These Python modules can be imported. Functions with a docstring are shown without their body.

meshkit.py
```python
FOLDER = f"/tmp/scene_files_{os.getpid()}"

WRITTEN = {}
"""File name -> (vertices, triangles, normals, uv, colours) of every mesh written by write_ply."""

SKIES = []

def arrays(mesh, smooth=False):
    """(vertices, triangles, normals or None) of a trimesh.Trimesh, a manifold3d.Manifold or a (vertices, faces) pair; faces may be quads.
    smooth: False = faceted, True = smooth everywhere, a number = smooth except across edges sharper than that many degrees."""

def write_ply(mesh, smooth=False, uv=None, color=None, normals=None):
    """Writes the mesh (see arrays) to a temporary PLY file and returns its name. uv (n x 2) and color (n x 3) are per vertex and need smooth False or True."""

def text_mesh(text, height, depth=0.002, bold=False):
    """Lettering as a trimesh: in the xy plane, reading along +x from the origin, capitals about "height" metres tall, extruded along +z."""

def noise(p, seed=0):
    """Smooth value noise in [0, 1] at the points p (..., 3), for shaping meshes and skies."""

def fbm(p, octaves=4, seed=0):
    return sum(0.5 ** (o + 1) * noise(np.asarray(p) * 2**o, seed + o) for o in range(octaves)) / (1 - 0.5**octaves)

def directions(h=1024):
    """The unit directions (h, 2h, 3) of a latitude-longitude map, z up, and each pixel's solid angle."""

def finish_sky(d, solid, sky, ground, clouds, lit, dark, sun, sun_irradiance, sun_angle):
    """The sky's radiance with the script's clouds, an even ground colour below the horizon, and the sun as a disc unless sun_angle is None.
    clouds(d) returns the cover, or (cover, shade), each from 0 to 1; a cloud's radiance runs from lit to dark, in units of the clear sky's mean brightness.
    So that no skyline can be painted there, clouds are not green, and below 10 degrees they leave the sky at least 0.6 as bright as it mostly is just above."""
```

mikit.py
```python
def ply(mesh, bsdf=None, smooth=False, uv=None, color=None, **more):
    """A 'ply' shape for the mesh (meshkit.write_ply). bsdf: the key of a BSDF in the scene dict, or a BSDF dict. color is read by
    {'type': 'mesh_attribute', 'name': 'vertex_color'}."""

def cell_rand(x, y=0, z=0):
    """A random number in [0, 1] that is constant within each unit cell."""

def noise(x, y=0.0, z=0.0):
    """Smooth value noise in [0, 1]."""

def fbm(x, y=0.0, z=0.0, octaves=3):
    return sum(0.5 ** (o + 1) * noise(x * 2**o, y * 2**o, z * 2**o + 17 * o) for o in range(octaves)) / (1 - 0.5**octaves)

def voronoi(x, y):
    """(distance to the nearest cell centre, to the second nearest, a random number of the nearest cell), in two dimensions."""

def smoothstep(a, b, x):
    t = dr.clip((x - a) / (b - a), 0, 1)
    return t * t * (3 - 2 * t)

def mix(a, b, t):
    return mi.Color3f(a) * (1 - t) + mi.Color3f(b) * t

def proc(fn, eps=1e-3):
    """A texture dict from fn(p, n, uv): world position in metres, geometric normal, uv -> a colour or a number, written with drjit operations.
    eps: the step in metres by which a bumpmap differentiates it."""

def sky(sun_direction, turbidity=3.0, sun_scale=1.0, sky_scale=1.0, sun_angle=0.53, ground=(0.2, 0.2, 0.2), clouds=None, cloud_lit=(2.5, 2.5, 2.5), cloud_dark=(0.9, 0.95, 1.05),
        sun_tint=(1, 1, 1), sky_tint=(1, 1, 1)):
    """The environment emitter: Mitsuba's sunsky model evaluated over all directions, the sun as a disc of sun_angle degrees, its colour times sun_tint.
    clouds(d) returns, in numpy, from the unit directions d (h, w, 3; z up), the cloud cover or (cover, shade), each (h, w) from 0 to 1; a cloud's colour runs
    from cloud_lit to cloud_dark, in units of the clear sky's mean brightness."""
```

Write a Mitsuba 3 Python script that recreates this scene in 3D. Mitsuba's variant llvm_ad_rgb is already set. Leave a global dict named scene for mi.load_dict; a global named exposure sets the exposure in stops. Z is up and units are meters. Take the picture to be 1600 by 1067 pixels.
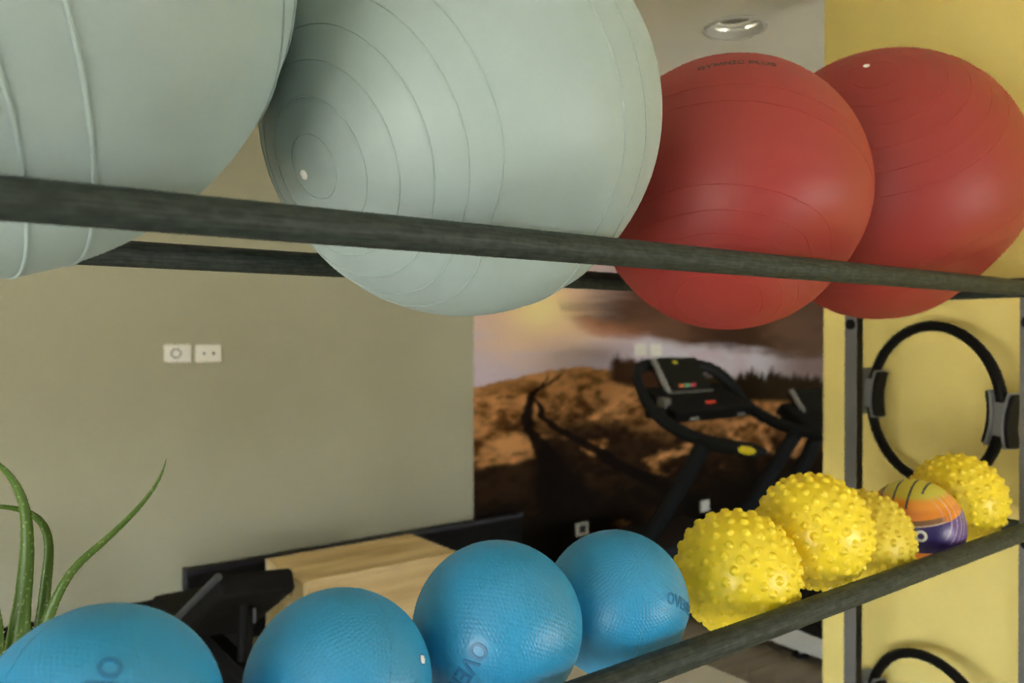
import math, random
import numpy as np, trimesh, drjit as dr, mitsuba as mi
import manifold3d as m3
from shapely.geometry import Polygon, Point, box as sbox
import mikit, meshkit
from mikit import proc, noise, fbm, voronoi, cell_rand, smoothstep, mix

random.seed(7); np.random.seed(7)
T = mi.ScalarTransform4f
PI = math.pi
scene, labels = {'type': 'scene'}, {}

# ------------------------------------------------------------------ camera, sky, exposure
# x runs along the rack towards the yellow wall, y towards the beige wall, z up
HEAD = math.atan2(1638.0, 1244.4)
PITCH = math.atan2(9.5, 1244.4)
CAM = np.array([0.0, 0.0, 1.45])
FWD = np.array([math.cos(HEAD) * math.cos(PITCH), math.sin(HEAD) * math.cos(PITCH), -math.sin(PITCH)])
scene['camera'] = {'type': 'thinlens', 'fov': math.degrees(2 * math.atan(800 / 1244.4)), 'fov_axis': 'x',
                   'aperture_radius': 0.0042, 'focus_distance': 1.28, 'near_clip': 0.02, 'far_clip': 100.0,
                   'to_world': T().look_at(origin=CAM.tolist(), target=(CAM + FWD).tolist(), up=[0, 0, 1])}
scene['sky'] = mikit.sky((-0.55, -0.35, 0.76), turbidity=4.0, sun_scale=0.8, sky_scale=1.0, sun_tint=(0.90, 1.0, 1.10), ground=(0.55, 0.54, 0.50),
                         clouds=lambda d: (0.35 + 0.3 * meshkit.fbm(d * 3.0, 3), 0.35 * meshkit.fbm(d * 4.0 + 5, 3)),
                         cloud_lit=(2.0, 2.0, 1.95), cloud_dark=(1.3, 1.33, 1.36))
exposure = 5.9

# ------------------------------------------------------------------ helpers
def V(*a): return np.array(a, float)
def cat(ms): return trimesh.util.concatenate(ms)
def numbered(k):
    if k not in scene and k not in labels: return k
    i = 1
    while f'{k}_{i:03d}' in scene or f'{k}_{i:03d}' in labels: i += 1
    return f'{k}_{i:03d}'
def thing(name, label=None, category=None, group=None, kind=None):
    k = numbered(name); labels[k] = {}
    for a, b in (('label', label), ('category', category), ('group', group), ('kind', kind)):
        if b: labels[k][a] = b
    return k
def part(parent, name, mesh, mat, smooth=30, label=None, uv=None, **more):
    k = numbered(parent + '__' + name)
    scene[k] = mesh if isinstance(mesh, dict) else mikit.ply(mesh, mat, smooth, uv=uv, **more)
    if label: labels[k] = {'label': label}
    return k
def single(name, mesh, mat, smooth=30, label=None, category=None, group=None, kind=None):
    k = thing(name, label, category, group, kind)
    scene[k] = mikit.ply(mesh, mat, smooth)
    return k
def bx(x0, x1, y0, y1, z0, z1):
    m = trimesh.creation.box((x1 - x0, y1 - y0, z1 - z0)); m.apply_translation(((x0 + x1) / 2, (y0 + y1) / 2, (z0 + z1) / 2)); return m
def rbx(x0, x1, y0, y1, z0, z1, r=0.004, n=12):
    """box with rounded edges"""
    s = m3.Manifold.sphere(r, n)
    pts = [s.translate((x, y, z)) for x in (x0 + r, x1 - r) for y in (y0 + r, y1 - r) for z in (z0 + r, z1 - r)]
    m = m3.Manifold.batch_hull(pts).to_mesh()
    return trimesh.Trimesh(m.vert_properties[:, :3], m.tri_verts)
def tm(man):
    m = man.to_mesh(); return trimesh.Trimesh(m.vert_properties[:, :3], m.tri_verts)
def man(mesh):
    return m3.Manifold(m3.Mesh(np.asarray(mesh.vertices, np.float32), np.asarray(mesh.faces, np.uint32)))
def cyl(a, b, r, n=32):
    a, b = np.asarray(a, float), np.asarray(b, float)
    return trimesh.creation.cylinder(r, segment=[a, b], sections=n)
def frame(d, up=(0, 0, 1)):
    d = np.asarray(d, float) / np.linalg.norm(d)
    u = np.cross(up, d)
    if np.linalg.norm(u) < 1e-6: u = np.cross((1, 0, 0), d)
    u /= np.linalg.norm(u)
    return u, np.cross(d, u), d
def spline(pts, n):
    from scipy.interpolate import CubicSpline
    pts = np.asarray(pts, float)
    t = np.r_[0, np.cumsum(np.linalg.norm(np.diff(pts, axis=0), axis=1))]
    return CubicSpline(t / t[-1], pts)(np.linspace(0, 1, n))
def tube(path, prof, closed=False, up=(0, 0, 1), caps=True):
    """sweep: prof(i/n) -> (k,2) outline (side, up) at each path point"""
    path = np.asarray(path, float); n = len(path); V_, F_ = [], []
    for i in range(n):
        if closed: d = path[(i + 1) % n] - path[i - 1]
        else: d = path[min(i + 1, n - 1)] - path[max(i - 1, 0)]
        a, b, _ = frame(d, up(i / (n - 1)) if callable(up) else up)
        o = prof(i / (n - 1)); k = len(o)
        V_.append(path[i] + o[:, :1] * a + o[:, 1:] * b)
    for i in range(n if closed else n - 1):
        p0, p1 = i * k, ((i + 1) % n) * k
        for j in range(k):
            q = (j + 1) % k
            F_ += [[p0 + j, p0 + q, p1 + q], [p0 + j, p1 + q, p1 + j]]
    V_ = np.vstack(V_)
    if caps and not closed:
        c0, c1 = len(V_), len(V_) + 1
        V_ = np.vstack([V_, path[0], path[-1]])
        for j in range(k):
            q = (j + 1) % k
            F_ += [[c0, q, j], [c1, (n - 1) * k + j, (n - 1) * k + q]]
    m = trimesh.Trimesh(V_, F_, process=False); m.fix_normals(); return m
def ell(a, b, k=20):
    t = np.linspace(0, 2 * PI, k, endpoint=False); return np.c_[a * np.cos(t), b * np.sin(t)]
def rot_to(z_axis, x_hint=(1, 0, 0)):
    z = np.asarray(z_axis, float); z /= np.linalg.norm(z)
    x = np.asarray(x_hint, float) - z * np.dot(x_hint, z); x /= np.linalg.norm(x)
    M = np.eye(4); M[:3, 0], M[:3, 1], M[:3, 2] = x, np.cross(z, x), z
    return M
def uv_sphere(R, nu=160, nv=80):
    u, v = np.meshgrid(np.linspace(0, 1, nu + 1), np.linspace(0, 1, nv + 1))
    th, ph = v * PI, u * 2 * PI
    P = np.stack([np.sin(th) * np.cos(ph), np.sin(th) * np.sin(ph), np.cos(th)], -1).reshape(-1, 3) * R
    i = np.arange(nv)[:, None] * (nu + 1) + np.arange(nu)[None]
    a, b, c, d = i, i + nu + 1, i + nu + 2, i + 1
    f = np.concatenate([np.stack([a, b, c], -1)[:nv - 1 + 1].reshape(-1, 3), np.stack([a, c, d], -1).reshape(-1, 3)])
    q = P[f]; ok = np.linalg.norm(np.cross(q[:, 1] - q[:, 0], q[:, 2] - q[:, 0]), axis=1) > 1e-12
    return trimesh.Trimesh(P, f[ok], process=False), np.c_[u.ravel(), v.ravel()]
def ring_on_sphere(C, R, axis, ang, r=0.0013, out=0.0):
    """thin raised moulding line: the circle at angle ang from the axis"""
    n = 120; M = rot_to(axis)
    t = np.linspace(0, 2 * PI, n, endpoint=False)
    pts = np.c_[np.cos(t) * math.sin(ang), np.sin(t) * math.sin(ang), np.full(n, math.cos(ang))]
    tor = trimesh.creation.torus((R + out) * math.sin(ang), r, major_sections=n, minor_sections=8)
    tor.apply_translation((0, 0, (R + out) * math.cos(ang))); tor.apply_transform(M); tor.apply_translation(C)
    return tor
def text_on_sphere(text, h, C, R, center, right, lift=0.0, depth=0.001, bold=True, start=False):
    """lettering wrapped on a sphere around the direction center, reading along right"""
    m = meshkit.text_mesh(text, h, depth, bold)
    m = m.subdivide_to_size(h * 0.35)
    v = m.vertices.copy(); 
    if not start: v[:, 0] -= (v[:, 0].min() + v[:, 0].max()) / 2
    else: v[:, 0] -= h * 0.35
    v[:, 1] -= h / 2
    c = np.asarray(center, float); c /= np.linalg.norm(c)
    r = np.asarray(right, float) - c * np.dot(c, right); r /= np.linalg.norm(r); u = np.cross(c, r)
    lon, lat, rad = v[:, 0] / R, v[:, 1] / R, R + lift + v[:, 2]
    d = (np.cos(lat) * np.cos(lon))[:, None] * c + (np.cos(lat) * np.sin(lon))[:, None] * r + np.sin(lat)[:, None] * u
    m.vertices = C + d * rad[:, None]
    return m
def rgb(r, g, b): return {'type': 'rgb', 'value': [r, g, b]}
def mat(name, color, rough=0.5, spec=0.5, metallic=0.0, two=True, bump=None, bump_scale=0.001, **kw):
    b = {'type': 'principled', 'base_color': color if isinstance(color, dict) else rgb(*color), 'roughness': rough, 'specular': spec, 'metallic': metallic, **kw}
    if bump is not None: b = {'type': 'bumpmap', 'tex': bump, 'scale': bump_scale, 'bsdf': b}
    if two: b = {'type': 'twosided', 'bsdf': b}
    scene[name] = b
    return name
def interp(x, xs, ys):
    """piecewise linear, drjit"""
    x = mi.Float(x); out = mi.Float(ys[0])
    for a, b, ya, yb in zip(xs[:-1], xs[1:], ys[:-1], ys[1:]):
        t = dr.clip((x - a) / (b - a), 0, 1); out = out + (yb - ya) * t
    return out

# ------------------------------------------------------------------ materials
mat('m_beige', proc(lambda p, n, uv: mix((0.39, 0.382, 0.272), (0.415, 0.406, 0.29), fbm(p.x * 2, p.y * 2, p.z * 2))), 0.75, 0.3)
mat('m_ceiling', proc(lambda p, n, uv: mix((0.80, 0.80, 0.69), (0.83, 0.83, 0.715), fbm(p.x * 2, p.y * 2, p.z * 2))), 0.8, 0.3)
mat('m_yellow_wall', proc(lambda p, n, uv: mix((0.87, 0.72, 0.23), (0.90, 0.75, 0.25), fbm(p.x * 2, p.y * 2, p.z * 2))), 0.55, 0.4)
mat('m_white_wall', (0.16, 0.155, 0.14), 0.8, 0.3)
mat('m_white_plastic', (0.80, 0.79, 0.72), 0.35, 0.5)
mat('m_dark_hole', (0.03, 0.03, 0.03), 0.6, 0.3)
mat('m_lamp_white', (0.58, 0.58, 0.52), 0.8, 0.1)
mat('m_lamp_glass', (0.30, 0.30, 0.25), 0.8, 0.1)
def f_steel(p, n, uv):
    g = fbm(p.x * 26, p.y * 340, p.z * 340, 3); s = fbm(p.x * 90, p.y * 90, p.z * 90, 3)
    return mix((0.018, 0.025, 0.021), (0.036, 0.047, 0.040), smoothstep(0.3, 0.75, 0.55 * g + 0.45 * s))
mat('m_rail', proc(f_steel), 0.55, 0.25, bump=proc(lambda p, n, uv: fbm(p.x * 90, p.y * 700, p.z * 700, 2), 3e-4), bump_scale=0.00012)
mat('m_post', proc(lambda p, n, uv: mix((0.13, 0.13, 0.122), (0.155, 0.155, 0.148), fbm(p.x * 20, p.y * 20, p.z * 6))), 0.5, 0.4)
mat('m_black', (0.006, 0.006, 0.006), 0.55, 0.14)
mat('m_black_soft', proc(lambda p, n, uv: mix((0.005, 0.005, 0.0045), (0.010, 0.0095, 0.009), fbm(p.x * 25, p.y * 25, p.z * 25))), 0.7, 0.12)
mat('m_navy_black', (0.014, 0.014, 0.019), 0.55, 0.4)
mat('m_grey_grip', (0.18, 0.19, 0.19), 0.35, 0.5)
mat('m_anthracite', (0.009, 0.011, 0.012), 0.55, 0.16)
mat('m_silver', (0.45, 0.46, 0.45), 0.3, 0.5, 0.6)
mat('m_badge_yellow', (0.75, 0.62, 0.03), 0.4)
mat('m_red_button', (0.75, 0.05, 0.02), 0.4)
mat('m_orange', (0.85, 0.22, 0.06), 0.4); mat('m_green', (0.08, 0.45, 0.25), 0.4); mat('m_pink', (0.7, 0.07, 0.12), 0.4)
mat('m_deck_grey', (0.50, 0.49, 0.44), 0.45)
mat('m_tube_grey', (0.05, 0.054, 0.056), 0.4, 0.4)
mat('m_cup', (0.10, 0.10, 0.085), 0.5)
mat('m_screen', (0.006, 0.007, 0.005), 0.3, 0.2)
mat('m_ball_grey', proc(lambda p, n, uv: mix((0.32, 0.402, 0.394), (0.345, 0.432, 0.42), fbm(p.x * 9, p.y * 9, p.z * 9))), 0.5, 0.45)
mat('m_rib_grey', (0.31, 0.39, 0.37), 0.5, 0.45)
mat('m_ball_red', proc(lambda p, n, uv: mix((0.28, 0.030, 0.027), (0.305, 0.035, 0.030), fbm(p.x * 9, p.y * 9, p.z * 9))), 0.5, 0.45)
mat('m_rib_red', (0.33, 0.030, 0.022), 0.5, 0.4)
mat('m_plug', (0.82, 0.82, 0.80), 0.4)
mat('m_print_black', (0.02, 0.012, 0.010), 0.5)
mat('m_ball_blue', (0.029, 0.26, 0.49), 0.36, 0.5)
mat('m_blue_letter', (0.015, 0.15, 0.33), 0.4, 0.5)
mat('m_blue_seam', (0.06, 0.27, 0.46), 0.35, 0.5)
mat('m_spiky', (0.83, 0.645, 0.030), 0.33, 0.5)
mat('m_spiky_pale', (0.74, 0.58, 0.05), 0.4, 0.45)
def f_wood(p, n, uv):
    g = fbm(p.x * 3, p.y * 22, p.z * 22, 4); r = dr.sin(40 * (p.y + p.z * 0.8 + 0.35 * fbm(p.x * 2, p.y * 3, p.z * 3)))
    return mix((0.56, 0.38, 0.16), (0.86, 0.67, 0.38), 1.3 * g - 0.2 + 0.16 * r)
mat('m_plywood', proc(f_wood), 0.55, 0.35)
mat('m_plywood_edge', proc(lambda p, n, uv: mix((0.68, 0.53, 0.29), (0.80, 0.66, 0.40), fbm(p.x * 30, p.y * 30, p.z * 90))), 0.6, 0.3)
def f_plank(p, n, uv):
    row = dr.floor((p.y + 3.5) / 0.2); c = cell_rand(row, dr.floor((p.x + 3.2 + 0.9 * cell_rand(row, 3, 1)) / 2.0), 5)
    g = fbm(p.x * 2.2, p.y * 34, row * 7.0, 4)
    return mix((0.14, 0.115, 0.082), (0.28, 0.235, 0.175), 0.75 * g + 0.25 * c)
mat('m_plank', proc(f_plank), 0.4, 0.4)
mat('m_mat', (0.62, 0.585, 0.48), 0.7, 0.3)
mat('m_planter', (0.55, 0.53, 0.49), 0.5)
mat('m_soil', proc(lambda p, n, uv: mix((0.03, 0.02, 0.012), (0.08, 0.055, 0.035), fbm(p.x * 80, p.y * 80, p.z * 80))), 0.9, 0.2)
def f_leaf(p, n, uv):
    s = smoothstep(0.72, 0.80, noise(p.x * 260, p.y * 260, p.z * 160))
    return mix(mix((0.060, 0.135, 0.018), (0.115, 0.205, 0.036), fbm(p.x * 22, p.y * 22, p.z * 9)), (0.32, 0.42, 0.16), 0.4 * s)
mat('m_leaf', proc(f_leaf), 0.38, 0.5)
mat('m_leaf_tooth', (0.50, 0.55, 0.30), 0.5)
mat('m_frame_white', (0.7, 0.7, 0.68), 0.5)

# ------------------------------------------------------------------ the mural: a printed landscape, laid out in metres along the wall
HILL_S = [2.6, 2.9, 3.15, 3.45, 3.7, 4.01, 4.4, 4.68, 5.3, 6.2, 8.3]
HILL_Z = [1.14, 1.188, 1.227, 1.248, 1.225, 1.151, 1.074, 1.034, 1.008, 0.95, 0.85]
def f_mural(p, n, uv):
    s, z = p.x, p.z
    warp = fbm(s * 2.2, z * 5.0, 3.0, 4) - 0.5
    warp2 = fbm(s * 1.1, z * 11.0, 6.0, 4) - 0.5
    # sky: lilac low, mauve high, a yellow glow round the low sun, dark cloud bank on the right, pale fog under it
    sky = mix((0.60, 0.50, 0.57), (0.54, 0.39, 0.36), smoothstep(1.2, 2.0, z))
    d = dr.sqrt(dr.square((s - 3.12) * 0.9) + dr.square((z - 1.62) * 1.5))
    sky = mix(sky, (0.88, 0.58, 0.30), 0.85 * (1 - smoothstep(0.08, 0.78, d + 0.25 * warp)))
    sky = mix(sky, (0.95, 0.80, 0.36), 0.9 * (1 - smoothstep(0.0, 0.34, d + 0.10 * warp)))
    streak = smoothstep(0.45, 0.7, fbm(s * 1.6, z * 9.0, 8.0, 4))
    sky = mix(sky, (0.60, 0.52, 0.60), 0.45 * streak * smoothstep(0.2, 0.5, d))
    low = interp(s, [2.6, 3.3, 3.65, 4.2, 5.0, 6.0, 8.3], [3.0, 1.52, 1.44, 1.41, 1.33, 1.25, 1.2]) + 0.10 * warp + 0.12 * warp2
    bank = smoothstep(-0.02, 0.07, z - low)
    sky = mix(sky, mix((0.060, 0.030, 0.018), (0.15, 0.075, 0.045), smoothstep(0.35, 0.7, fbm(s * 1.2, z * 4.0, 2.0, 4))), bank * smoothstep(3.30, 4.15, s + 0.9 * warp2))
    rim = bank * (1 - smoothstep(0.02, 0.12, z - low)) * (1 - smoothstep(3.7, 4.3, s)) * smoothstep(3.35, 3.5, s)
    sky = mix(sky, (0.50, 0.17, 0.05), 0.7 * rim)
    fog = smoothstep(0.40, 0.66, fbm(s * 2.4, z * 5.5, 11.0, 4)) * smoothstep(3.8, 4.3, s) * (1 - smoothstep(5.4, 6.0, s)) * (1 - bank)
    sky = mix(sky, (0.66, 0.64, 0.72), 0.85 * fog)
    sky = mix(sky, (0.15, 0.09, 0.06), 0.75 * smoothstep(5.2, 6.0, s))
    # grass hillside
    hz = interp(s, HILL_S, HILL_Z)
    dep = dr.maximum(hz - z, 0.0)
    tex = fbm(s * 13.0, z * 26.0, 1.0, 4); clump = fbm(s * 4.2, z * 10.0, 5.0, 4)
    g = mix((0.10, 0.036, 0.008), (0.62, 0.295, 0.105), smoothstep(0.32, 0.68, 0.55 * tex + 0.45 * clump))
    g = mix(g, (0.66, 0.32, 0.11), 0.45 * (1 - smoothstep(0.0, 0.12, dep)))
    patch = smoothstep(0.44, 0.54, fbm(s * 2.1 + 4.0, z * 5.5, 9.0, 4) + 0.20 * smoothstep(0.35, 1.0, dep))
    g = mix(g, (0.008, 0.004, 0.002), 0.96 * patch * smoothstep(0.12, 0.45, dep))
    # two dark wheel tracks coming down the hill, joining the black hollow at the bottom
    def track(zs, ss, ws):
        c = interp(z, zs, ss) + 0.10 * (fbm(z * 12.0, 2.0, 4.0, 3) - 0.5); w = interp(z, zs, ws) * (0.8 + 0.5 * noise(s * 9.0, z * 25.0))
        return 1 - smoothstep(0.55, 1.1, dr.abs(s - c) / w)
    tl = track([0.0, 0.19, 0.40, 0.58, 0.75, 0.90, 1.00, 1.12, 1.22], [3.5, 3.42, 3.36, 3.26, 3.15, 3.05, 3.01, 3.13, 3.34], [0.42, 0.36, 0.28, 0.18, 0.085, 0.055, 0.052, 0.03, 0.018])
    tr = track([0.0, 0.32, 0.49, 0.65, 0.81, 0.95, 1.09, 1.20], [5.0, 4.4, 4.01, 3.7, 3.39, 3.14, 3.08, 3.2], [0.22, 0.17, 0.12, 0.085, 0.06, 0.032, 0.018, 0.01])
    t = dr.maximum(tl, tr) * (1 - smoothstep(1.18, 1.24, z))
    g = mix(g, (0.006, 0.003, 0.002), 0.98 * t)
    g = mix(g, (0.006, 0.004, 0.002), 0.96 * smoothstep(0.62, 0.12, z + 0.5 * warp))
    c = mix(sky, g, smoothstep(-0.006, 0.006, hz - z + 0.02 * (fbm(s * 30, 1.0, 1.0, 2) - 0.5)))
    # fir trees on the ridge
    def firs(a, b, h):
        f = 0.6 * fbm(s * 11.0, 7.0, 3.0, 3) + 0.4 * noise(s * 30.0, 2.0, 1.0); e = smoothstep(a, a + 0.12, s) * (1 - smoothstep(b - 0.15, b, s))
        top = hz - 0.05 + h * e * (0.45 + 0.75 * f)
        return smoothstep(0.035, -0.02, z - top + 0.05 * (fbm(s * 40.0, z * 40.0, 1.0, 2) - 0.5)) * e * smoothstep(-0.10, -0.05, z - hz)
    c = mix(c, (0.050, 0.022, 0.010), firs(3.66, 4.5, 0.19))
    c = mix(c, (0.028, 0.018, 0.008), firs(4.5, 8.0, 0.21))
    return c
mat('m_mural', proc(f_mural), 0.7, 0.08)

# ------------------------------------------------------------------ the room
X0, X1, Y0, Y1, ZC = -3.2, 8.4, -3.5, 3.83, 2.75
MUR = 2.628
def struct(name, mesh, m, smooth=False): return single(name, mesh, m, smooth, kind='structure')
fl = struct('floor', bx(X0, X1, Y0, Y1, -0.15, -0.012), 'm_dark_hole')
for r in range(int((Y1 - Y0) / 0.2) + 1):
    y0, y1 = Y0 + 0.2 * r, min(Y0 + 0.2 * r + 0.2, Y1)
    if y1 - y0 < 0.02: continue
    off = [0.0, 0.7, 1.35, 0.3, 1.05][r % 5]
    x = X0 - off
    while x < X1:
        a, b = max(x, X0), min(x + 2.0, X1)
        if b - a > 0.03: part(fl, 'plank', bx(a + 0.0008, b - 0.0008, y0 + 0.0008, y1 - 0.0008, -0.012, 0.0), 'm_plank', False)
        x += 2.0
# ceiling with the hole of the downlight
DL = (2.795, 2.122); DR = 0.128
ceil = trimesh.creation.extrude_polygon(sbox(X0, Y0, X1, Y1).difference(Point(*DL).buffer(DR - 0.012, 32)), 0.12, engine='earcut'); ceil.apply_translation((0, 0, ZC))
struct('ceiling', ceil, 'm_ceiling')
struct('wall_back', bx(X0, X1, Y1, Y1 + 0.15, 0, ZC), 'm_beige')
struct('wall_far', bx(X1, X1 + 0.15, Y0, Y1, 0, ZC), 'm_white_wall')
def wall_with_holes(axis, at, thick, a0, a1, holes):
    pg = sbox(a0, 0, a1, ZC)
    for h in holes: pg = pg.difference(sbox(*h))
    m = trimesh.creation.extrude_polygon(pg, thick, engine='earcut')
    v = m.vertices.copy()
    m.vertices = np.c_[v[:, 2] + at, v[:, 0], v[:, 1]] if axis == 'x' else np.c_[v[:, 0], v[:, 2] + at, v[:, 1]]
    m.fix_normals(); return m
LW = [(-2.3, 0.05, 1.2, 1.4)]
FW = [(1.9, 0.05, 4.9, 1.15), (5.3, 0.05, 6.8, 1.15)]
struct('wall_left', wall_with_holes('x', X0 - 0.2, 0.2, Y0, Y1, LW), 'm_white_wall')
struct('wall_front', wall_with_holes('y', Y0 - 0.2, 0.2, X0, X1, FW), 'm_white_wall')
def window(axis, at, h):
    a0, z0, a1, z1 = h; k = struct('window_1' if 'window_1' not in labels else f'window_{sum(q.startswith("window_") and "__" not in q for q in labels) + 1}', None or _bars(axis, at, a0, z0, a1, z1), 'm_frame_white'); return k
def _bars(axis, at, a0, z0, a1, z1):
    w = 0.05; am = (a0 + a1) / 2; ms = []
    for (p0, p1, q0, q1) in ((a0, a0 + w, z0, z1), (a1 - w, a1, z0, z1), (am - w / 2, am + w / 2, z0 + w, z1 - w), (a0 + w, a1 - w, z0, z0 + w), (a0 + w, a1 - w, z1 - w, z1)):
        ms.append(bx(at, at + 0.06, p0, p1, q0, q1) if axis == 'x' else bx(p0, p1, at, at + 0.06, q0, q1))
    return cat(ms)
for h in LW: window('x', X0 - 0.13, h)
for h in FW: window('y', Y0 - 0.13, h)
# yellow partition at the end of the rack
YW = 2.72
struct('wall_right', rbx(YW, YW + 0.12, -0.9, 1.663, 0, ZC, 0.004), 'm_yellow_wall', 30)
single('mural', bx(MUR, X1, Y1 - 0.003, Y1, 0, ZC), 'm_mural', False,
       'large landscape mural of a brown hillside with wheel tracks under a sunset sky', 'mural')
dl = thing('downlight', 'round white recessed downlight in the ceiling, switched off', 'ceiling light')
ringp = np.array([[DR - 0.014, 0.03], [DR - 0.014, 0.0], [DR - 0.012, -0.006], [DR - 0.004, -0.008], [DR + 0.004, -0.004], [DR + 0.006, 0.0]])
rg = trimesh.creation.revolve(ringp[::-1], sections=64); rg.apply_translation((*DL, ZC)); part(dl, 'trim_ring', rg, 'm_lamp_white', 40)
bowl = trimesh.creation.revolve(np.array([[DR - 0.014, 0.0], [DR - 0.02, 0.03], [DR - 0.036, 0.05], [0.065, 0.056], [0.0001, 0.058]]), sections=64); bowl.apply_translation((*DL, ZC)); part(dl, 'reflector', bowl, 'm_lamp_white', 40)
gl = trimesh.creation.cylinder(0.075, 0.01, sections=48); gl.apply_translation((*DL, ZC + 0.052)); part(dl, 'diffuser', gl, 'm_lamp_glass', 40)

# ------------------------------------------------------------------ sockets
def socket(x, z, w, h, mod, label, group=None):
    k = thing('wall_socket', label, 'socket', group); y = Y1 - (0.003 if x > MUR else 0)
    part(k, 'plate', rbx(x - w / 2, x + w / 2, y - 0.011, y, z - h / 2, z + h / 2, 0.004), 'm_white_plastic', 40)
    if mod == 'holes':
        part(k, 'insert', rbx(x - 0.036, x + 0.036, y - 0.0125, y - 0.008, z - 0.023, z + 0.023, 0.002, 8), 'm_white_plastic', 40)
        for dx in (-0.021, 0.021): part(k, 'pin_hole', cyl((x + dx, y - 0.0136, z), (x + dx, y - 0.0122, z), 0.0065, 20), 'm_dark_hole', 40)
    elif mod == 'round':
        t = trimesh.creation.annulus(0.017, 0.023, 0.003, sections=32); t.apply_transform(rot_to((0, 1, 0))); t.apply_translation((x - 0.008, y - 0.0122, z)); part(k, 'socket_ring', t, 'm_grey_grip', 40)
        part(k, 'insert', cyl((x - 0.008, y - 0.0125, z), (x - 0.008, y - 0.01, z), 0.016, 28), 'm_white_plastic', 40)
    else:
        part(k, 'insert', rbx(x - w * 0.28, x + w * 0.28, y - 0.0125, y - 0.008, z - h * 0.3, z + h * 0.3, 0.002, 8), 'm_dark_hole' if mod == 'dark' else 'm_white_plastic', 40)
socket(0.985, 1.368, 0.118, 0.082, 'round', 'white wall plate with a round insert, left one on the beige wall', 'plates on the beige wall')
socket(1.122, 1.366, 0.118, 0.082, 'holes', 'white wall plate with two dark holes, right one on the beige wall', 'plates on the beige wall')
socket(4.015, 1.349, 0.115, 0.085, 'blank', 'white wall plate in the mural sky, left of the pair above the treadmill', 'plates on the mural')
socket(4.165, 1.347, 0.115, 0.085, 'blank', 'white wall plate in the mural sky, right of the pair above the treadmill', 'plates on the mural')
socket(3.472, 0.198, 0.105, 0.085, 'dark', 'white wall plate with a dark opening low on the mural behind the rear blue ball', 'plates on the mural')
socket(4.696, 0.189, 0.095, 0.085, 'blank', 'plain white wall plate low on the mural right of the treadmill upright', 'plates on the mural')

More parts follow.
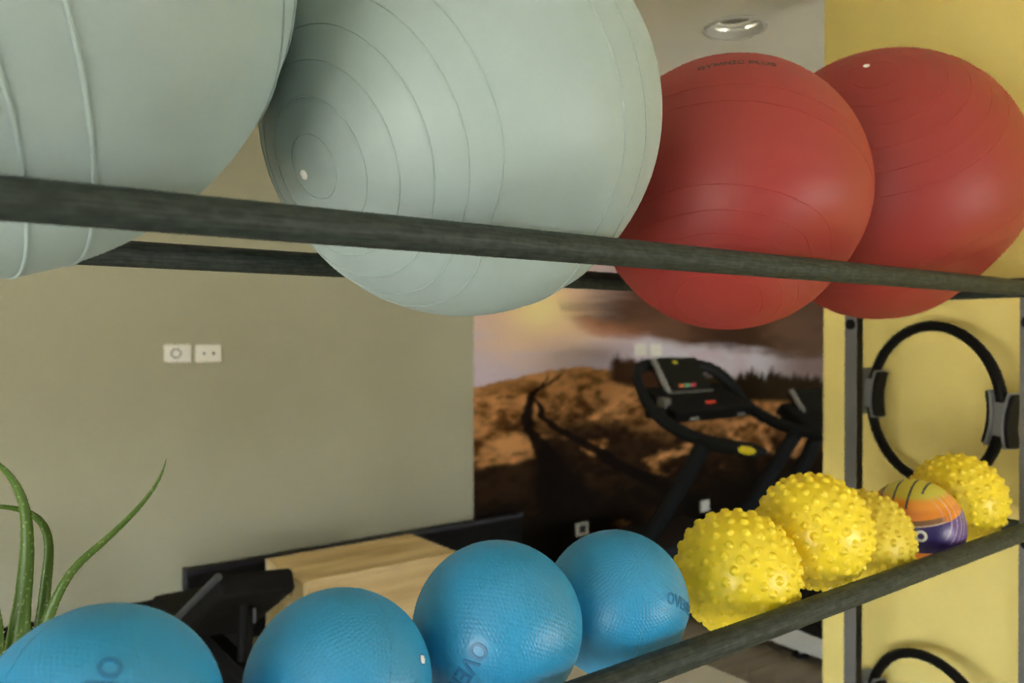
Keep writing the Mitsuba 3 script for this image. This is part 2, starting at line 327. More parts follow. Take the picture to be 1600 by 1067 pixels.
# ------------------------------------------------------------------ the rack
Z = 1.45
UN, UB, LN, LB = (0.865, Z + 0.126), (1.383, Z + 0.130), (0.801, Z - 0.487), (1.059, Z - 0.487)
RR = 0.0212
rk = thing('ball_rack', 'long black steel ball rack with two shelves of round rails on square posts', 'rack')
XA, XB = -0.75, 2.452
for (y, z) in (UN, UB, LN, LB):
    c = cyl((XA, y, z), (XB, y, z), RR, 48)
    part(rk, 'rail', c, 'm_rail', 40)
for xa in (-0.70, 2.397):
    xb = xa + 0.042
    for yc in (0.865, 1.37):
        po = part(rk, 'post', rbx(xa + 0.0035, xb, yc - 0.02, yc + 0.02, 0.03, Z + 0.104, 0.003), 'm_black', 40)
        part(po, 'face_plate', rbx(xa, xa + 0.004, yc - 0.02, yc + 0.02, 0.03, Z + 0.104, 0.0015, 8), 'm_post', 40, label='grey face of the post')
        part(rk, 'foot', rbx(xa - 0.01, xb + 0.01, yc - 0.03, yc + 0.03, 0.0, 0.032, 0.006), 'm_black', 40)
        for zz in (Z + 0.035, Z - 0.56):
            part(rk, 'bolt', cat([cyl((xa - 0.003, yc, zz), (xa + 0.002, yc, zz), 0.0165, 28), cyl((xa - 0.007, yc, zz), (xa - 0.002, yc, zz), 0.010, 6)]), 'm_black', 40)
    part(rk, 'crossbar', rbx(xa + 0.001, xb - 0.001, 0.835, 1.42, Z + 0.104, Z + 0.156, 0.004), 'm_rail', 40)
    part(rk, 'crossbar', rbx(xa + 0.001, xb - 0.001, 0.775, 1.39, Z - 0.552, Z - 0.508, 0.004), 'm_rail', 40)
    part(rk, 'crossbar', rbx(xa + 0.001, xb - 0.001, 0.88, 1.355, 0.12, 0.16, 0.004), 'm_rail', 40)

# ------------------------------------------------------------------ the big gym balls
def dent(P, C, R, depth, w_side, w_len, rails):
    """soft balls sag over the rails: press a smooth groove into the points P where each rail touches"""
    P = np.array(P, float)
    for (y, z) in rails:
        c = np.array([0.0, y - C[1], z - C[2]]); c /= np.linalg.norm(c)
        q = P - C; side = np.cross([1.0, 0, 0], c)
        a = q @ side; f = np.clip(q @ c / R, 0, 1) ** 2
        P -= (depth * np.exp(-(a / w_side) ** 2) * np.exp(-(q[:, 0] / w_len) ** 2) * f)[:, None] * c
    return P
def gym_ball(C, R, axis, angles, m, mrib, label, group, rib_r=0.0013, out=0.0003, plug=None):
    C = np.array([C[0], C[1], Z + C[2] - 0.003]); k = thing('gym_ball', label, 'exercise ball', group)
    sag = lambda m: (setattr(m, 'vertices', dent(m.vertices, C, R, 0.13 * R, 0.30 * R, 0.45 * R, (UN, UB))), m)[1]
    s, uv = uv_sphere(R, 192, 96); s.apply_transform(rot_to(axis)); s.apply_translation(C); s = sag(s)
    part(k, 'body', s, m, True)
    for a in angles: part(k, 'rib', sag(ring_on_sphere(C, R, axis, math.radians(a), rib_r, out)), mrib, True)
    if plug is not None:
        d = np.asarray(plug, float); d /= np.linalg.norm(d)
        pts = np.array([[0.0001, 0.0022], [0.005, 0.002], [0.0072, 0.001], [0.0078, -0.002], [0.0001, -0.003]])
        pl = trimesh.creation.revolve(pts, sections=28); pl.apply_transform(rot_to(d)); pl.apply_translation(C + d * R)
        part(k, 'plug', pl, 'm_plug', 40, label='white valve plug')
    return k, C
lat = [8.0, 16.6, 25.0, 33.5, 41.8, 50.0, 84.8, 95.2, 130, 138, 146.5, 155, 163.5]
gym_ball((0.014, 1.121, 0.473), 0.4104, (-0.919, -0.066, -0.389), [50, 58, 79.6, 88.7, 130, 140], 'm_ball_grey', 'm_ball_grey',
         'biggest pale grey-green gym ball, cut off by the left edge', 'big balls on the upper rails', 0.0022, 0.0004)
gym_ball((0.749, 1.122, 0.366), 0.3304, (-0.9, -0.198, -0.388), lat, 'm_ball_grey', 'm_rib_grey',
         'pale grey-green gym ball with a white plug and concentric ribs, second from the left', 'big balls on the upper rails', 0.0011, 0.0003, plug=(-0.904, -0.125, -0.408))
k, C = gym_ball((1.456, 1.123, 0.315), 0.2982, (-0.455, -0.274, -0.847), [17.5, 26, 34.5, 43.2, 52.5, 84.9, 93.5, 127.5, 136.5, 145.5, 154, 162.5], 'm_ball_red', 'm_rib_red',
         'red gym ball with dark print on top, in front of the other red ball', 'big balls on the upper rails', 0.0007, 0.0001)
part(k, 'lettering', text_on_sphere('GYMNIC PLUS', 0.016, C, 0.2982, (-0.46, -0.43, 0.78), (0.55, -0.60, 0.0), -0.0006, 0.0010), 'm_print_black', False, label='black print')
gym_ball((2.109, 1.122, 0.405), 0.3582, (-0.694, -0.327, 0.642), [8.5, 17.3, 26.1, 35.0, 44.0, 52.9, 84.5, 95.5, 127, 136, 145, 154], 'm_ball_red', 'm_rib_red',
         'red gym ball with a white plug at the top, nearest the yellow wall', 'big balls on the upper rails', 0.0007, 0.0001, plug=(-0.646, -0.246, 0.723))

# ------------------------------------------------------------------ small blue balls
def blue_ball(C, R, axis, label, text=None, plug=None):
    C = np.array([C[0], C[1], Z + C[2]]); k = thing('soft_ball', label, 'exercise ball', 'blue balls on the lower rails')
    sag = lambda m: (setattr(m, 'vertices', dent(m.vertices, C, R, 0.11 * R, 0.30 * R, 0.50 * R, (LN, LB))), m)[1]
    s, uv = uv_sphere(R, 512, 256)
    N = 64; row = np.clip(np.floor(uv[:, 1] * N), 0, N - 1); cnt = np.maximum(np.floor(2 * N * np.sin((row + 0.5) / N * PI)), 3)
    fx = uv[:, 0] * cnt + 0.5 * (row % 2); fx = fx - np.floor(fx) - 0.5; fy = uv[:, 1] * N - row - 0.5
    t_ = np.clip(np.hypot(fx, fy) / 0.36, 0, 1); dots = (1 - t_ ** 2) ** 2
    s.apply_transform(rot_to(axis)); d_ = s.vertices / R
    for t in text or []:                                                  # no dimples under the lettering
        c_ = np.asarray(t[2], float) / np.linalg.norm(t[2]); r_ = np.asarray(t[3], float); r_ = r_ - c_ * np.dot(c_, r_); r_ /= np.linalg.norm(r_); u_ = np.cross(c_, r_)
        lo_, la_ = np.arctan2(d_ @ r_, d_ @ c_) * R, np.arcsin(np.clip(d_ @ u_, -1, 1)) * R
        dots = dots * ~((lo_ > -t[1] * 0.7) & (lo_ < t[1] * 7.2) & (np.abs(la_) < t[1] * 0.75) & (d_ @ c_ > -0.2))
    s.vertices = s.vertices - d_ * (0.0009 * dots)[:, None]
    s.apply_translation(C); s = sag(s)
    part(k, 'body', s, 'm_ball_blue', True)
    a2 = np.cross(axis, (0.3, 0.5, 0.8)); part(k, 'seam', sag(ring_on_sphere(C, R, a2, PI / 2, 0.0006, 0.0)), 'm_blue_seam', True)
    if text: 
        for t in text: part(k, 'lettering', sag(text_on_sphere(t[0], t[1], C, R, t[2], t[3], -0.0006, 0.0019, True, True)), 'm_blue_letter', False, label='embossed lettering')
    if plug is not None:
        d = np.asarray(plug, float); d /= np.linalg.norm(d)
        for nm, r, h, mm in (('plug_rim', 0.0072, 0.0006, 'm_blue_letter'), ('plug', 0.0056, 0.0016, 'm_plug')):
            pl = trimesh.creation.revolve(np.array([[0.0001, h], [r * 0.8, h], [r, 0.2 * h], [r, -0.004], [0.0001, -0.004]]), sections=24)
            pl.apply_transform(rot_to(d)); pl.apply_translation(C + d * R); part(k, nm, pl, mm, 40, label='white valve plug' if nm == 'plug' else None)
blue_ball((0.160, 0.93, -0.414), 0.1255, (0.55, 0.6, 0.58), 'blue dimpled soft ball beside the aloe, leftmost of the four blue balls',
          [('OVERBALL', 0.021, (-0.02, -0.65, 0.76), (-0.45, -0.15, -0.60))])
blue_ball((0.432, 0.93, -0.440), 0.117, (0.3, -0.5, 0.81), 'blue dimpled soft ball with a white plug on its right side, second from the left', None, (0.619, -0.706, 0.343))
blue_ball((0.680, 0.93, -0.423), 0.1229, (0.45, 0.35, 0.82), 'blue soft ball with embossed capital letters, third from the left, before the wooden box',
          [('OVERBALL', 0.022, (-0.72, -0.68, 0.131), (-0.06, 0.057, -0.133))])
blue_ball((0.920, 0.93, -0.437), 0.117, (-0.2, -0.6, 0.77), 'blue soft ball next to the first yellow spiky ball, rightmost of the blue balls',
          [('OVERBALL', 0.0165, (0.033, -0.947, 0.319), (0.295, 0.017, -0.157))])

# ------------------------------------------------------------------ yellow spiky balls and the striped ball
def spiky(C, R, m, label, seed, N=225):
    C = np.array([C[0], C[1], Z + C[2]]); k = thing('spiky_ball', label, 'massage ball', 'yellow spiky balls on the lower rails')
    rng = np.random.RandomState(seed)
    i = np.arange(N) + 0.5; ph = np.arccos(1 - 2 * i / N); th = PI * (1 + 5 ** 0.5) * i
    D = np.c_[np.cos(th) * np.sin(ph), np.sin(th) * np.sin(ph), np.cos(ph)] + rng.normal(0, 0.012, (N, 3)); D /= np.linalg.norm(D, axis=1, keepdims=True)
    ico = trimesh.creation.icosphere(6, 1.0); v = ico.vertices
    from scipy.spatial import cKDTree
    d, _ = cKDTree(D).query(v)
    rr = 0.0072 / R; t = np.clip(d / rr, 0, 1)
    h = 0.0064 * np.where(t < 1, np.sqrt(np.clip(1 - t ** 2.6, 0, 1)), 0)
    Q = trimesh.transformations.random_rotation_matrix(rng.rand(3))
    ico.vertices = v * (R + h)[:, None]; ico.apply_transform(Q); ico.apply_translation(C)
    part(k, 'body', ico, m, True)
spiky((1.236, 0.930, -0.443), 0.1125, 'm_spiky', 'yellow spiky ball beside the blue balls, nearest of the spiky balls', 1)
spiky((1.466, 0.917, -0.397), 0.1125, 'm_spiky', 'yellow spiky ball riding highest, wedged between two other spiky balls', 2)
spiky((1.672, 0.930, -0.452), 0.1080, 'm_spiky_pale', 'paler yellow spiky ball half hidden between the highest spiky ball and the striped ball', 3)
spiky((2.130, 0.927, -0.418), 0.1130, 'm_spiky', 'yellow spiky ball at the far end of the lower rails by the post', 4)
SC, SR = np.array([1.905, 0.925, Z - 0.452]), 0.109
def f_striped(p, n, uv):
    q = mi.Vector3f(p.x - SC[0], p.y - SC[1], p.z - SC[2]) / SR
    rt = smoothstep(-0.55, -0.30, q.x)                                    # panel on the right with fine pale lines
    zo, zp = 0.68 + 0.12 * (q.x + 0.74), 0.17 + 0.26 * (q.x + 0.87)      # where orange and purple begin
    c = mix((0.60, 0.54, 0.075), (0.78, 0.30, 0.03), smoothstep(0.07, -0.07, q.z - zo))
    c = mix(c, (0.62, 0.17, 0.015), smoothstep(zo - 0.12, zo - 0.25, q.z) * 0.7)
    c = mix(c, (0.20, 0.10, 0.05), smoothstep(0.13, 0.11, q.z - zp) * (1 - rt))
    c = mix(c, (0.45, 0.36, 0.30), smoothstep(0.035, 0.02, q.z - zp) * (1 - rt))
    c = mix(c, mix((0.030, 0.022, 0.12), (0.10, 0.055, 0.26), rt), smoothstep(0.015, -0.015, q.z - zp))
    c = mix(c, (0.75, 0.24, 0.03), smoothstep(-0.34, -0.38, q.z))
    a = q.x * 0.80 + q.y * 0.48 - 0.36 * q.z
    lines = dr.abs(dr.sin(30.0 * a))
    c = mix(c, (0.66, 0.50, 0.52), 0.55 * smoothstep(0.90, 0.99, lines) * rt * smoothstep(-0.95, -0.90, a) * (1 - smoothstep(-0.50, -0.42, a)) * (1 - smoothstep(0.76, 0.80, q.z)) * smoothstep(-0.2, -0.1, q.z))
    b = q.y - 0.18 * q.x
    for w, z0 in ((0.24, 0.55), (-0.06, 0.50), (-0.29, 0.80), (0.55, 0.6)):
        c = mix(c, (0.05, 0.06, 0.08), (1 - smoothstep(0.014, 0.028, dr.abs(b - w))) * smoothstep(z0, z0 + 0.02, q.z))
    d = dr.norm(q - mi.Vector3f(-0.845, -0.535, 0.003))
    c = mix(c, (0.62, 0.66, 0.66), smoothstep(0.055, 0.07, d) * (1 - smoothstep(0.115, 0.13, d)))
    return c
mat('m_striped', proc(f_striped), 0.3, 0.5)
sb, _ = uv_sphere(SR, 128, 64); sb.apply_translation(SC)
single('striped_ball', sb, 'm_striped', True, 'small rubber ball striped yellow, orange and purple, among the spiky balls', 'ball')

# ------------------------------------------------------------------ rings on the yellow wall
def pilates_ring(L, Rt, label):
    L, Rt = np.array(L), np.array(Rt); C = (L + Rt) / 2; a = (Rt - L); R = np.linalg.norm(a) / 2; a /= 2 * R
    up = np.array([0, 0, 1.0]); up -= a * np.dot(a, up); up /= np.linalg.norm(up); nrm = np.cross(a, up)
    k = thing('pilates_ring', label, 'exercise ring', 'rings at the yellow wall')
    M = np.eye(4); M[:3, 0], M[:3, 1], M[:3, 2], M[:3, 3] = a, up, nrm, C
    t = trimesh.creation.torus(R, 0.0165, major_sections=96, minor_sections=16); t.apply_transform(M); part(k, 'hoop', t, 'm_black', 40)
    for sgn in (-1, 1):
        x = sgn * R
        core = rbx(x - 0.018, x + 0.018, -0.050, 0.050, -0.020, 0.020, 0.007)
        core.apply_transform(M); g = part(k, 'grip', core, 'm_grey_grip', 40, label='grey grip')
        for q in (-1, 1):
            def pad(x0, x1, w, hh):
                b = man(rbx(x0, x1, -w, w, -hh, hh, min(0.006, (x1 - x0) * 0.45), 12)).refine_to_length(0.010)
                b = b.warp_batch(lambda V_: np.c_[V_[:, 0] + q * 2.2 * V_[:, 1] ** 2, V_[:, 1], V_[:, 2]])   # tips bowed away from the hoop
                m = tm(b); m.apply_transform(M); return m
            x0 = x + q * 0.020
            lo, hi = sorted((x0 - q * 0.006, x0 + q * 0.003)); part(g, 'shell', pad(lo, hi, 0.082, 0.027), 'm_grey_grip', 40)
            lo, hi = sorted((x0 + q * 0.003, x0 + q * 0.016)); part(g, 'pad', pad(lo, hi, 0.077, 0.024), 'm_black', 40, label='black foam pad')
    return k
RINGS = ((2.672, 1.448, 1.252), (2.52, 0.974, 1.208))
pilates_ring(*RINGS, 'black pilates ring with grey grips leaning at the yellow wall above the spiky balls')
pilates_ring((2.672, 1.448, 1.252 - 1.06), (2.52, 0.974, 1.208 - 1.06), 'black pilates ring low at the yellow wall, only its top showing')

# ------------------------------------------------------------------ aloe in its planter
PX, PY = 0.145, 1.58
pl = thing('planter', 'tall pale round planter standing on the floor behind the leftmost blue ball', 'planter')
prof = np.array([[0.0001, 0.0], [0.125, 0.0], [0.13, 0.01], [0.165, 0.76], [0.168, 0.775], [0.160, 0.78], [0.152, 0.772], [0.148, 0.72], [0.0001, 0.72]])
pm = trimesh.creation.revolve(prof, sections=64); pm.apply_translation((PX, PY, 0)); part(pl, 'body', pm, 'm_planter', 40)
so = trimesh.creation.icosphere(4, 1.0); so.vertices = so.vertices * [0.149, 0.149, 0.02] + (meshkit.fbm(so.vertices * 6) - 0.5)[:, None] * 0.01
so.apply_translation((PX, PY, 0.735)); part(pl, 'soil', so, 'm_soil', 40)
al = thing('aloe_plant', 'green aloe with long toothed leaves growing behind the leftmost blue ball', 'plant')
stem = cyl((PX, PY, 0.73), (PX, PY, 0.80), 0.022, 20); part(al, 'stem', stem, 'm_leaf', 40)
def leaf(pts, w0, side, thick=0.42, chan=0.35):
    path = spline(pts, 44); side = np.asarray(side, float)
    def width(t): return w0 * (1 - t) ** 0.62 * (0.93 + 0.25 * math.sin(min(t * 2.2, 1) * PI)) + 0.0008
    def prof(t):
        w = width(t); a = np.linspace(0, 2 * PI, 18, endpoint=False)
        x = w / 2 * np.cos(a); y = np.where(np.sin(a) < 0, thick * w * np.sin(a), thick * 0.35 * w * np.sin(a))
        return np.c_[x, y - chan * 0.25 * w * (1 - (2 * x / w) ** 2) * (np.sin(a) > 0)]
    # keep the broad side along 'side'
    upv = lambda t: np.cross(path[min(int(t * 43), 42) + 1] - path[min(int(t * 43), 42)], side)
    m = tube(path, prof, up=upv); k = part(al, 'leaf', m, 'm_leaf', 50)
    tt = []
    for i in range(3, 40, 1):
        t = i / 43; d = path[i + 1] - path[i]; a, b, d = frame(d, upv(t))
        for s in (-1, 1):
            if (i + (s > 0)) % 2: continue
            base = path[i] + a * s * width(t) / 2 * 0.96; tip = base + a * s * (0.0040 * (1 - t) + 0.0012) + d * 0.001
            r = 0.0017 * (1 - 0.6 * t)
            tt.append(trimesh.creation.cone(r, np.linalg.norm(tip - base), sections=6).apply_transform(_align(base, tip - base)))
    part(k, 'teeth', cat(tt), 'm_leaf_tooth', False)
def _align(o, d):
    M = rot_to(d, (0.3, 0.5, 0.81)); M[:3, 3] = o; return M
RT = np.array([0.7963, -0.6049, 0.0])
leaf([(PX, PY, 0.76), (0.142, 1.575, 0.85), (0.148, 1.57, 0.94), (0.158, 1.565, 1.045), (0.160, 1.56, 1.12), (0.150, 1.555, 1.185), (0.118, 1.55, 1.240), (0.08, 1.55, 1.265)], 0.044, RT)
leaf([(PX + 0.01, PY + 0.01, 0.76), (0.175, 1.60, 0.87), (0.186, 1.60, 0.957), (0.193, 1.60, 1.029), (0.196, 1.60, 1.085), (0.184, 1.60, 1.126), (0.162, 1.60, 1.146), (0.124, 1.60, 1.160), (0.07, 1.60, 1.168)], 0.029, RT * 0.8 + V(0.3, 0.4, 0), chan=1.2)
leaf([(PX + 0.015, PY - 0.01, 0.77), (0.175, 1.56, 0.90), (0.191, 1.555, 0.972), (0.208, 1.55, 1.016), (0.228, 1.55, 1.047), (0.263, 1.55, 1.078), (0.314, 1.55, 1.122), (0.356, 1.55, 1.170), (0.379, 1.55, 1.224)], 0.024, RT * 0.7 + V(0, 0, -0.4), chan=0.7)
leaf([(PX - 0.02, PY, 0.76), (0.115, 1.56, 0.88), (0.118, 1.55, 0.97), (0.105, 1.54, 1.04), (0.075, 1.53, 1.10)], 0.028, RT)
leaf([(PX - 0.01, PY - 0.02, 0.76), (0.128, 1.53, 0.86), (0.118, 1.52, 0.93), (0.095, 1.50, 0.985), (0.05, 1.49, 1.02)], 0.026, RT)
leaf([(PX - 0.02, PY + 0.02, 0.76), (0.08, 1.64, 0.90), (0.02, 1.68, 1.02), (-0.06, 1.72, 1.10)], 0.03, RT)
leaf([(PX, PY + 0.03, 0.76), (0.13, 1.70, 0.86), (0.10, 1.80, 0.93), (0.05, 1.90, 0.95)], 0.03, RT)

# ------------------------------------------------------------------ wooden plyo box
pb = thing('plyo_box', 'pale plywood jump box standing before the black wall pad', 'box')
bx0, bx1, by0, by1, bz = 1.21, 1.92, 2.92, 3.325, 0.50
t = 0.018
part(pb, 'top_panel', rbx(bx0, bx1, by0, by1, bz - t, bz, 0.002, 8), 'm_plywood', 40)
part(pb, 'front_panel', rbx(bx0 + t, bx1 - t, by0, by0 + t, 0, bz - t - 0.0006, 0.0015, 8), 'm_plywood', 40)
part(pb, 'back_panel', rbx(bx0 + t, bx1 - t, by1 - t, by1, 0, bz - t - 0.0006, 0.0015, 8), 'm_plywood', 40)
for xx in (bx0, bx1 - t):
    pn = man(rbx(xx, xx + t, by0, by1, 0, bz - t - 0.0006, 0.0015, 8))
    slot = m3.Manifold.batch_hull([m3.Manifold.cylinder(0.1, 0.021, 0.021, 24, True).rotate((0, 90, 0)).translate((xx, 3.045 + q, 0.428)) for q in (-0.0, 0.11)])
    part(pb, 'side_panel', tm(pn - slot), 'm_plywood_edge', 40)
part(pb, 'inner_floor', bx(bx0 + t, bx1 - t, by0 + t, by1 - t, 0.0, 0.012), 'm_dark_hole', False)

# ------------------------------------------------------------------ black pads at the foot of the wall
wp = thing('wall_pad', 'long black padded board along the foot of the beige wall behind the wooden box', 'padding')
part(wp, 'pad', rbx(1.012, 2.95, 3.775, 3.828, 0.0, 0.380, 0.012), 'm_black_soft', 40)
part(wp, 'edging', cat([rbx(1.006, 2.95, 3.768, 3.776, 0.355, 0.384, 0.003, 8), rbx(1.004, 1.016, 3.770, 3.828, 0.0, 0.384, 0.003, 8)]), 'm_navy_black', 40)
lb = thing('low_board', 'low black board with a pale top strip at the wall left of the long pad', 'board')
part(lb, 'board', rbx(-1.2, 1.0, 3.79, 3.829, 0.0, 0.262, 0.006), 'm_black_soft', 40)
part(lb, 'top_strip', rbx(0.90, 1.0, 3.80, 3.829, 0.2625, 0.278, 0.002, 8), 'm_mat', 40, label='pale strip')

# ------------------------------------------------------------------ bench before the box
be = thing('incline_bench', 'black workout bench with raised backrest beside the wooden box', 'bench')
A, B, Dn, Cn = V(0.784, 2.55, 0.681), V(1.015, 2.55, 0.664), V(0.747, 2.85, 0.483), V(0.96, 2.85, 0.43)
def slab(pts, th, r=0.012):
    pts = np.array(pts); nrm = np.cross(pts[1] - pts[0], pts[3] - pts[0]) * (1 if th > 0 else -1); th = abs(th); nrm /= np.linalg.norm(nrm)
    s = m3.Manifold.sphere(r, 16); c = pts.mean(0); out = []
    for p in pts:
        p = p + (c - p) / np.linalg.norm(c - p) * r
        out += [s.translate(p.tolist()), s.translate((p + nrm * th).tolist())]
    return tm(m3.Manifold.batch_hull(out))
sg = (Dn - A) / np.linalg.norm(Dn - A)
part(be, 'backrest', slab([A, B, B + sg * 0.42, A + sg * 0.42], -0.045, 0.018), 'm_black_soft', 40)
part(be, 'side_tube', cyl(A + V(-0.01, -0.01, 0.012), A + sg * 0.40 + V(-0.01, -0.01, 0.012), 0.013, 20), 'm_tube_grey', 40, label='grey steel tube')
part(be, 'seat', rbx(0.74, 1.0, 2.92, 3.26, 0.40, 0.455, 0.018), 'm_black_soft', 40)
part(be, 'beam', rbx(0.85, 0.90, 2.50, 3.28, 0.33, 0.38, 0.004), 'm_black', 40)
part(be, 'brace', cyl((0.875, 2.62, 0.37), (0.875, 2.60, 0.64), 0.016, 16), 'm_black', 40)
for y in (2.52, 3.25):
    part(be, 'leg', rbx(0.85, 0.90, y - 0.025, y + 0.025, 0.05, 0.34, 0.004), 'm_black', 40)
    part(be, 'foot', rbx(0.66, 1.09, y - 0.025, y + 0.025, 0.0, 0.05, 0.006), 'm_black', 40)
part(be, 'hinge', rbx(0.905, 0.915, 2.60, 2.64, 0.50, 0.55, 0.002, 8), 'm_tube_grey', 40, label='small grey bracket')
part(be, 'kick_plate', rbx(0.72, 1.04, 2.99, 3.01, 0.05, 0.40, 0.004), 'm_black', 40)

single('floor_mat', rbx(-0.35, 2.765, 0.25, 2.72, 0.0, 0.018, 0.006), 'm_mat', 40, 'large pale cream mat lying on the wooden floor under the rack', 'mat')

# ------------------------------------------------------------------ treadmill
tr = thing('treadmill', 'black treadmill with tilted console facing the mural, left of the yellow wall', 'treadmill')
SL, SRt = 3.2, 4.0; SM = 3.6
def side_profile(x0, x1, pts):
    m = trimesh.creation.extrude_polygon(Polygon(pts), x1 - x0, engine='earcut'); v = m.vertices.copy()
    m.vertices = np.c_[v[:, 2] + x0, v[:, 0], v[:, 1]]; m.fix_normals(); return m
for x in (3.157, 3.943):
    part(tr, 'side_rail', side_profile(x, x + 0.10, [(1.40, 0.045), (3.1, 0.045), (3.1, 0.215), (2.6, 0.180), (1.40, 0.085), (1.385, 0.07)]), 'm_deck_grey', 40, label='light grey side rail')
    part(tr, 'side_cover', side_profile(x + 0.005, x + 0.095, [(1.40, 0.0855), (2.6, 0.1805), (3.1, 0.2155), (3.1, 0.225), (2.6, 0.19), (1.40, 0.095)]), 'm_black', 40)
part(tr, 'deck', side_profile(3.257, 3.943, [(1.41, 0.05), (3.1, 0.05), (3.1, 0.205), (2.6, 0.170), (1.41, 0.076)]), 'm_black', 40)
part(tr, 'belt', side_profile(3.30, 3.90, [(1.42, 0.077), (2.6, 0.1705), (3.05, 0.202), (3.05, 0.206), (2.6, 0.1745), (1.42, 0.081)]), 'm_black_soft', 40)
part(tr, 'motor_hood', slab([V(3.17, 2.98, 0.06), V(4.03, 2.98, 0.06), V(4.03, 3.45, 0.06), V(3.17, 3.45, 0.06)], 0.19, 0.03), 'm_anthracite', 40)
for x in (3.207, 3.993):
    for y in (2.065, 3.35, 1.5):
        zt = 0.05 if y != 3.35 else 0.08
        part(tr, 'foot', cat([cyl((x, y, 0.012), (x, y, zt), 0.009, 16)]), 'm_silver', 40)
        part(tr, 'foot_pad', cyl((x, y, 0.0), (x, y, 0.016), 0.034, 24), 'm_black', 40)
for x in (SL, SRt):
    pp = spline([(x, 3.23, 0.10), (x, 2.98, 0.361), (x, 2.78, 0.64), (x, 2.60, 0.915)], 16)
    part(tr, 'upright', tube(pp, lambda t: ell(0.040, 0.045, 20), up=(1, 0, 0)), 'm_anthracite', 40)
left = [(SL, 2.245, 0.904), (SL, 2.36, 0.903), (SL, 2.492, 0.906), (SL, 2.693, 0.933), (SL, 2.866, 0.990), (SL, 2.985, 1.070), (SL + 0.01, 3.06, 1.16), (SL + 0.06, 3.135, 1.235), (SL + 0.2, 3.20, 1.275)]
right = [(2 * SM - a, b, c) for a, b, c in left][::-1]
hp = spline(left + [(SM, 3.215, 1.285)] + right, 120)
part(tr, 'handrail', tube(hp, lambda t: ell(0.026, 0.036, 20) * min(1, 0.35 + 25 * min(t, 1 - t)), up=lambda t: (0.001, 0.3, 1)), 'm_anthracite', 40)
for x in (SL, SRt):
    bd = trimesh.creation.icosphere(3, 1.0); bd.vertices = bd.vertices * [0.006, 0.052, 0.021]; bd.apply_translation((x - 0.0255, 2.335, 0.904)); part(tr, 'badge', bd, 'm_badge_yellow', True, label='yellow oval badge')
# console: tilted slab with bezel, screen, buttons
e1 = V(1, 0, 0); e2 = V(0, 0.125, 0.195); e2 /= np.linalg.norm(e2); e3 = np.cross(e1, e2)      # e3 points to the runner
e3 = -e3 if e3[1] > 0 else e3
CO = V(3.6, 3.09, 1.225)
def con(u0, u1, v0, v1, w0, w1, r=0.004):
    m = rbx(u0, u1, v0, v1, w0, w1, r, 10); M = np.eye(4); M[:3, 0], M[:3, 1], M[:3, 2], M[:3, 3] = e1, e2, np.cross(e1, e2), CO; m.apply_transform(M); return m
fz = 1 if np.dot(np.cross(e1, e2), e3) > 0 else -1
def cw(a, b): return (a, b) if fz > 0 else (-b, -a)
cs = part(tr, 'console', con(-0.19, 0.19, -0.118, 0.118, *cw(-0.05, 0.0), 0.012), 'm_anthracite', 40)
part(cs, 'screen', con(-0.165, 0.172, -0.10, 0.105, *cw(-0.002, 0.003), 0.002), 'm_screen', 40)
part(cs, 'bezel', con(-0.196, -0.174, -0.118, 0.118, *cw(-0.02, 0.006), 0.004), 'm_silver', 40, label='silver edge')
part(cs, 'lower_trim', con(-0.18, 0.19, -0.124, -0.112, *cw(-0.02, 0.005), 0.003), 'm_cup', 40)
for i, mm in enumerate(('m_orange', 'm_green', 'm_pink')):
    part(cs, 'button', con(-0.085 + 0.05 * i, -0.045 + 0.05 * i, -0.086, -0.066, *cw(0.0, 0.006), 0.002), mm, 40)
part(cs, 'screen_mark', con(-0.045, -0.01, 0.07, 0.086, *cw(0.0, 0.0045), 0.0015), 'm_badge_yellow', 40)
part(tr, 'tray', slab([V(3.29, 2.90, 0.985), V(3.96, 2.90, 0.985), V(3.93, 3.12, 1.10), V(3.27, 3.12, 1.10)], 0.05, 0.015), 'm_black', 40)
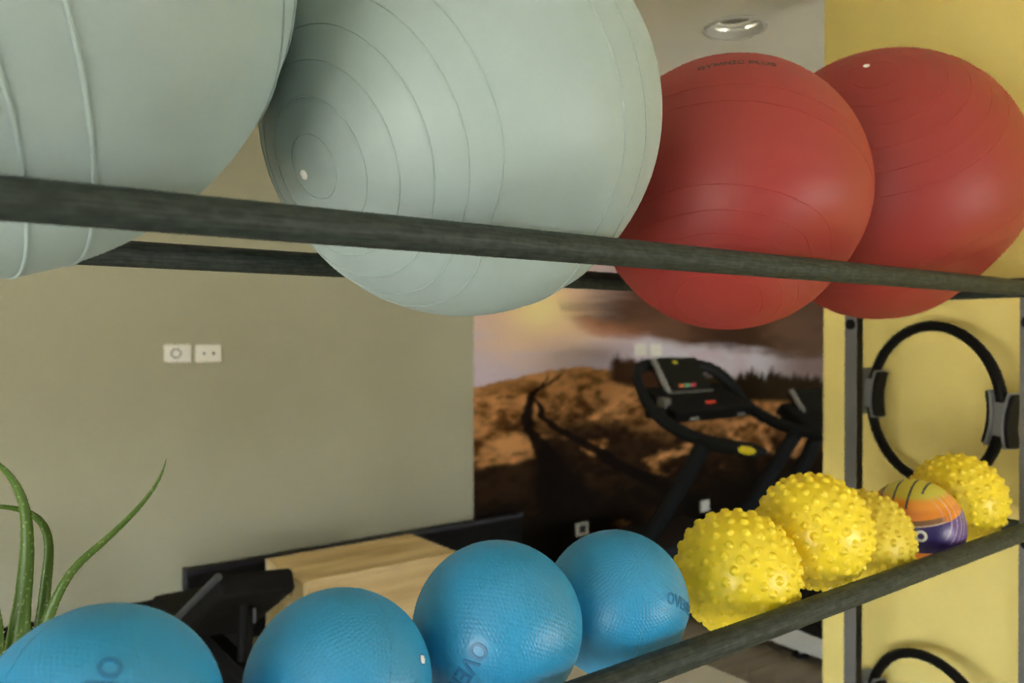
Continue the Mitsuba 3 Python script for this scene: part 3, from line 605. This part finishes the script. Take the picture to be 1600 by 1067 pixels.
part(tr, 'tray_arm', rbx(SL, 3.32, 2.93, 3.02, 1.0, 1.05, 0.01), 'm_black', 40)
part(tr, 'tray_arm', rbx(3.90, SRt, 2.90, 3.0, 0.985, 1.04, 0.01), 'm_black', 40)
part(tr, 'cup_holder', rbx(3.27, 3.32, 2.93, 3.0, 1.05, 1.11, 0.01), 'm_cup', 40)
part(tr, 'stop_button', rbx(3.60, 3.68, 2.915, 2.96, 1.050, 1.078, 0.006), 'm_red_button', 40, label='red stop button')
for x in (3.46, 3.87): part(tr, 'grip_sensor', rbx(x - 0.035, x + 0.035, 2.882, 2.90, 0.985, 0.999, 0.004), 'm_silver', 40)
part(tr, 'hood_cap', slab([V(3.15, 2.96, 0.262), V(3.24, 2.96, 0.262), V(3.24, 3.06, 0.275), V(3.15, 3.06, 0.275)], 0.012, 0.006), 'm_silver', 40)

# ------------------------------------------------------------------ second machine, cut off by the yellow wall
fm = thing('fitness_machine', 'dark machine with silver-edged screen, half hidden by the yellow wall', 'exercise machine')
CO = V(4.98, 3.10, 0.985)
c2 = part(fm, 'console', con(-0.19, 0.19, -0.118, 0.118, *cw(-0.05, 0.0), 0.012), 'm_anthracite', 40)
part(c2, 'screen', con(-0.165, 0.172, -0.10, 0.105, *cw(-0.002, 0.003), 0.002), 'm_screen', 40)
part(c2, 'bezel', con(-0.196, -0.172, -0.118, 0.118, *cw(-0.02, 0.006), 0.004), 'm_silver', 40, label='silver edge')
part(fm, 'dashboard', slab([V(4.62, 2.95, 0.80), V(5.35, 2.95, 0.80), V(5.3, 3.2, 0.93), V(4.68, 3.2, 0.93)], 0.05, 0.02), 'm_black', 40)
for x in (4.62, 5.34):
    pp = spline([(x, 3.40, 0.06), (x, 3.1, 0.40), (x, 2.86, 0.82)], 12); part(fm, 'upright', tube(pp, lambda t: ell(0.045, 0.05, 16), up=(1, 0, 0)), 'm_anthracite', 40)
part(fm, 'base', slab([V(4.57, 1.5, 0.0), V(5.39, 1.5, 0.0), V(5.39, 3.5, 0.0), V(4.57, 3.5, 0.0)], 0.13, 0.012), 'm_black', 40)
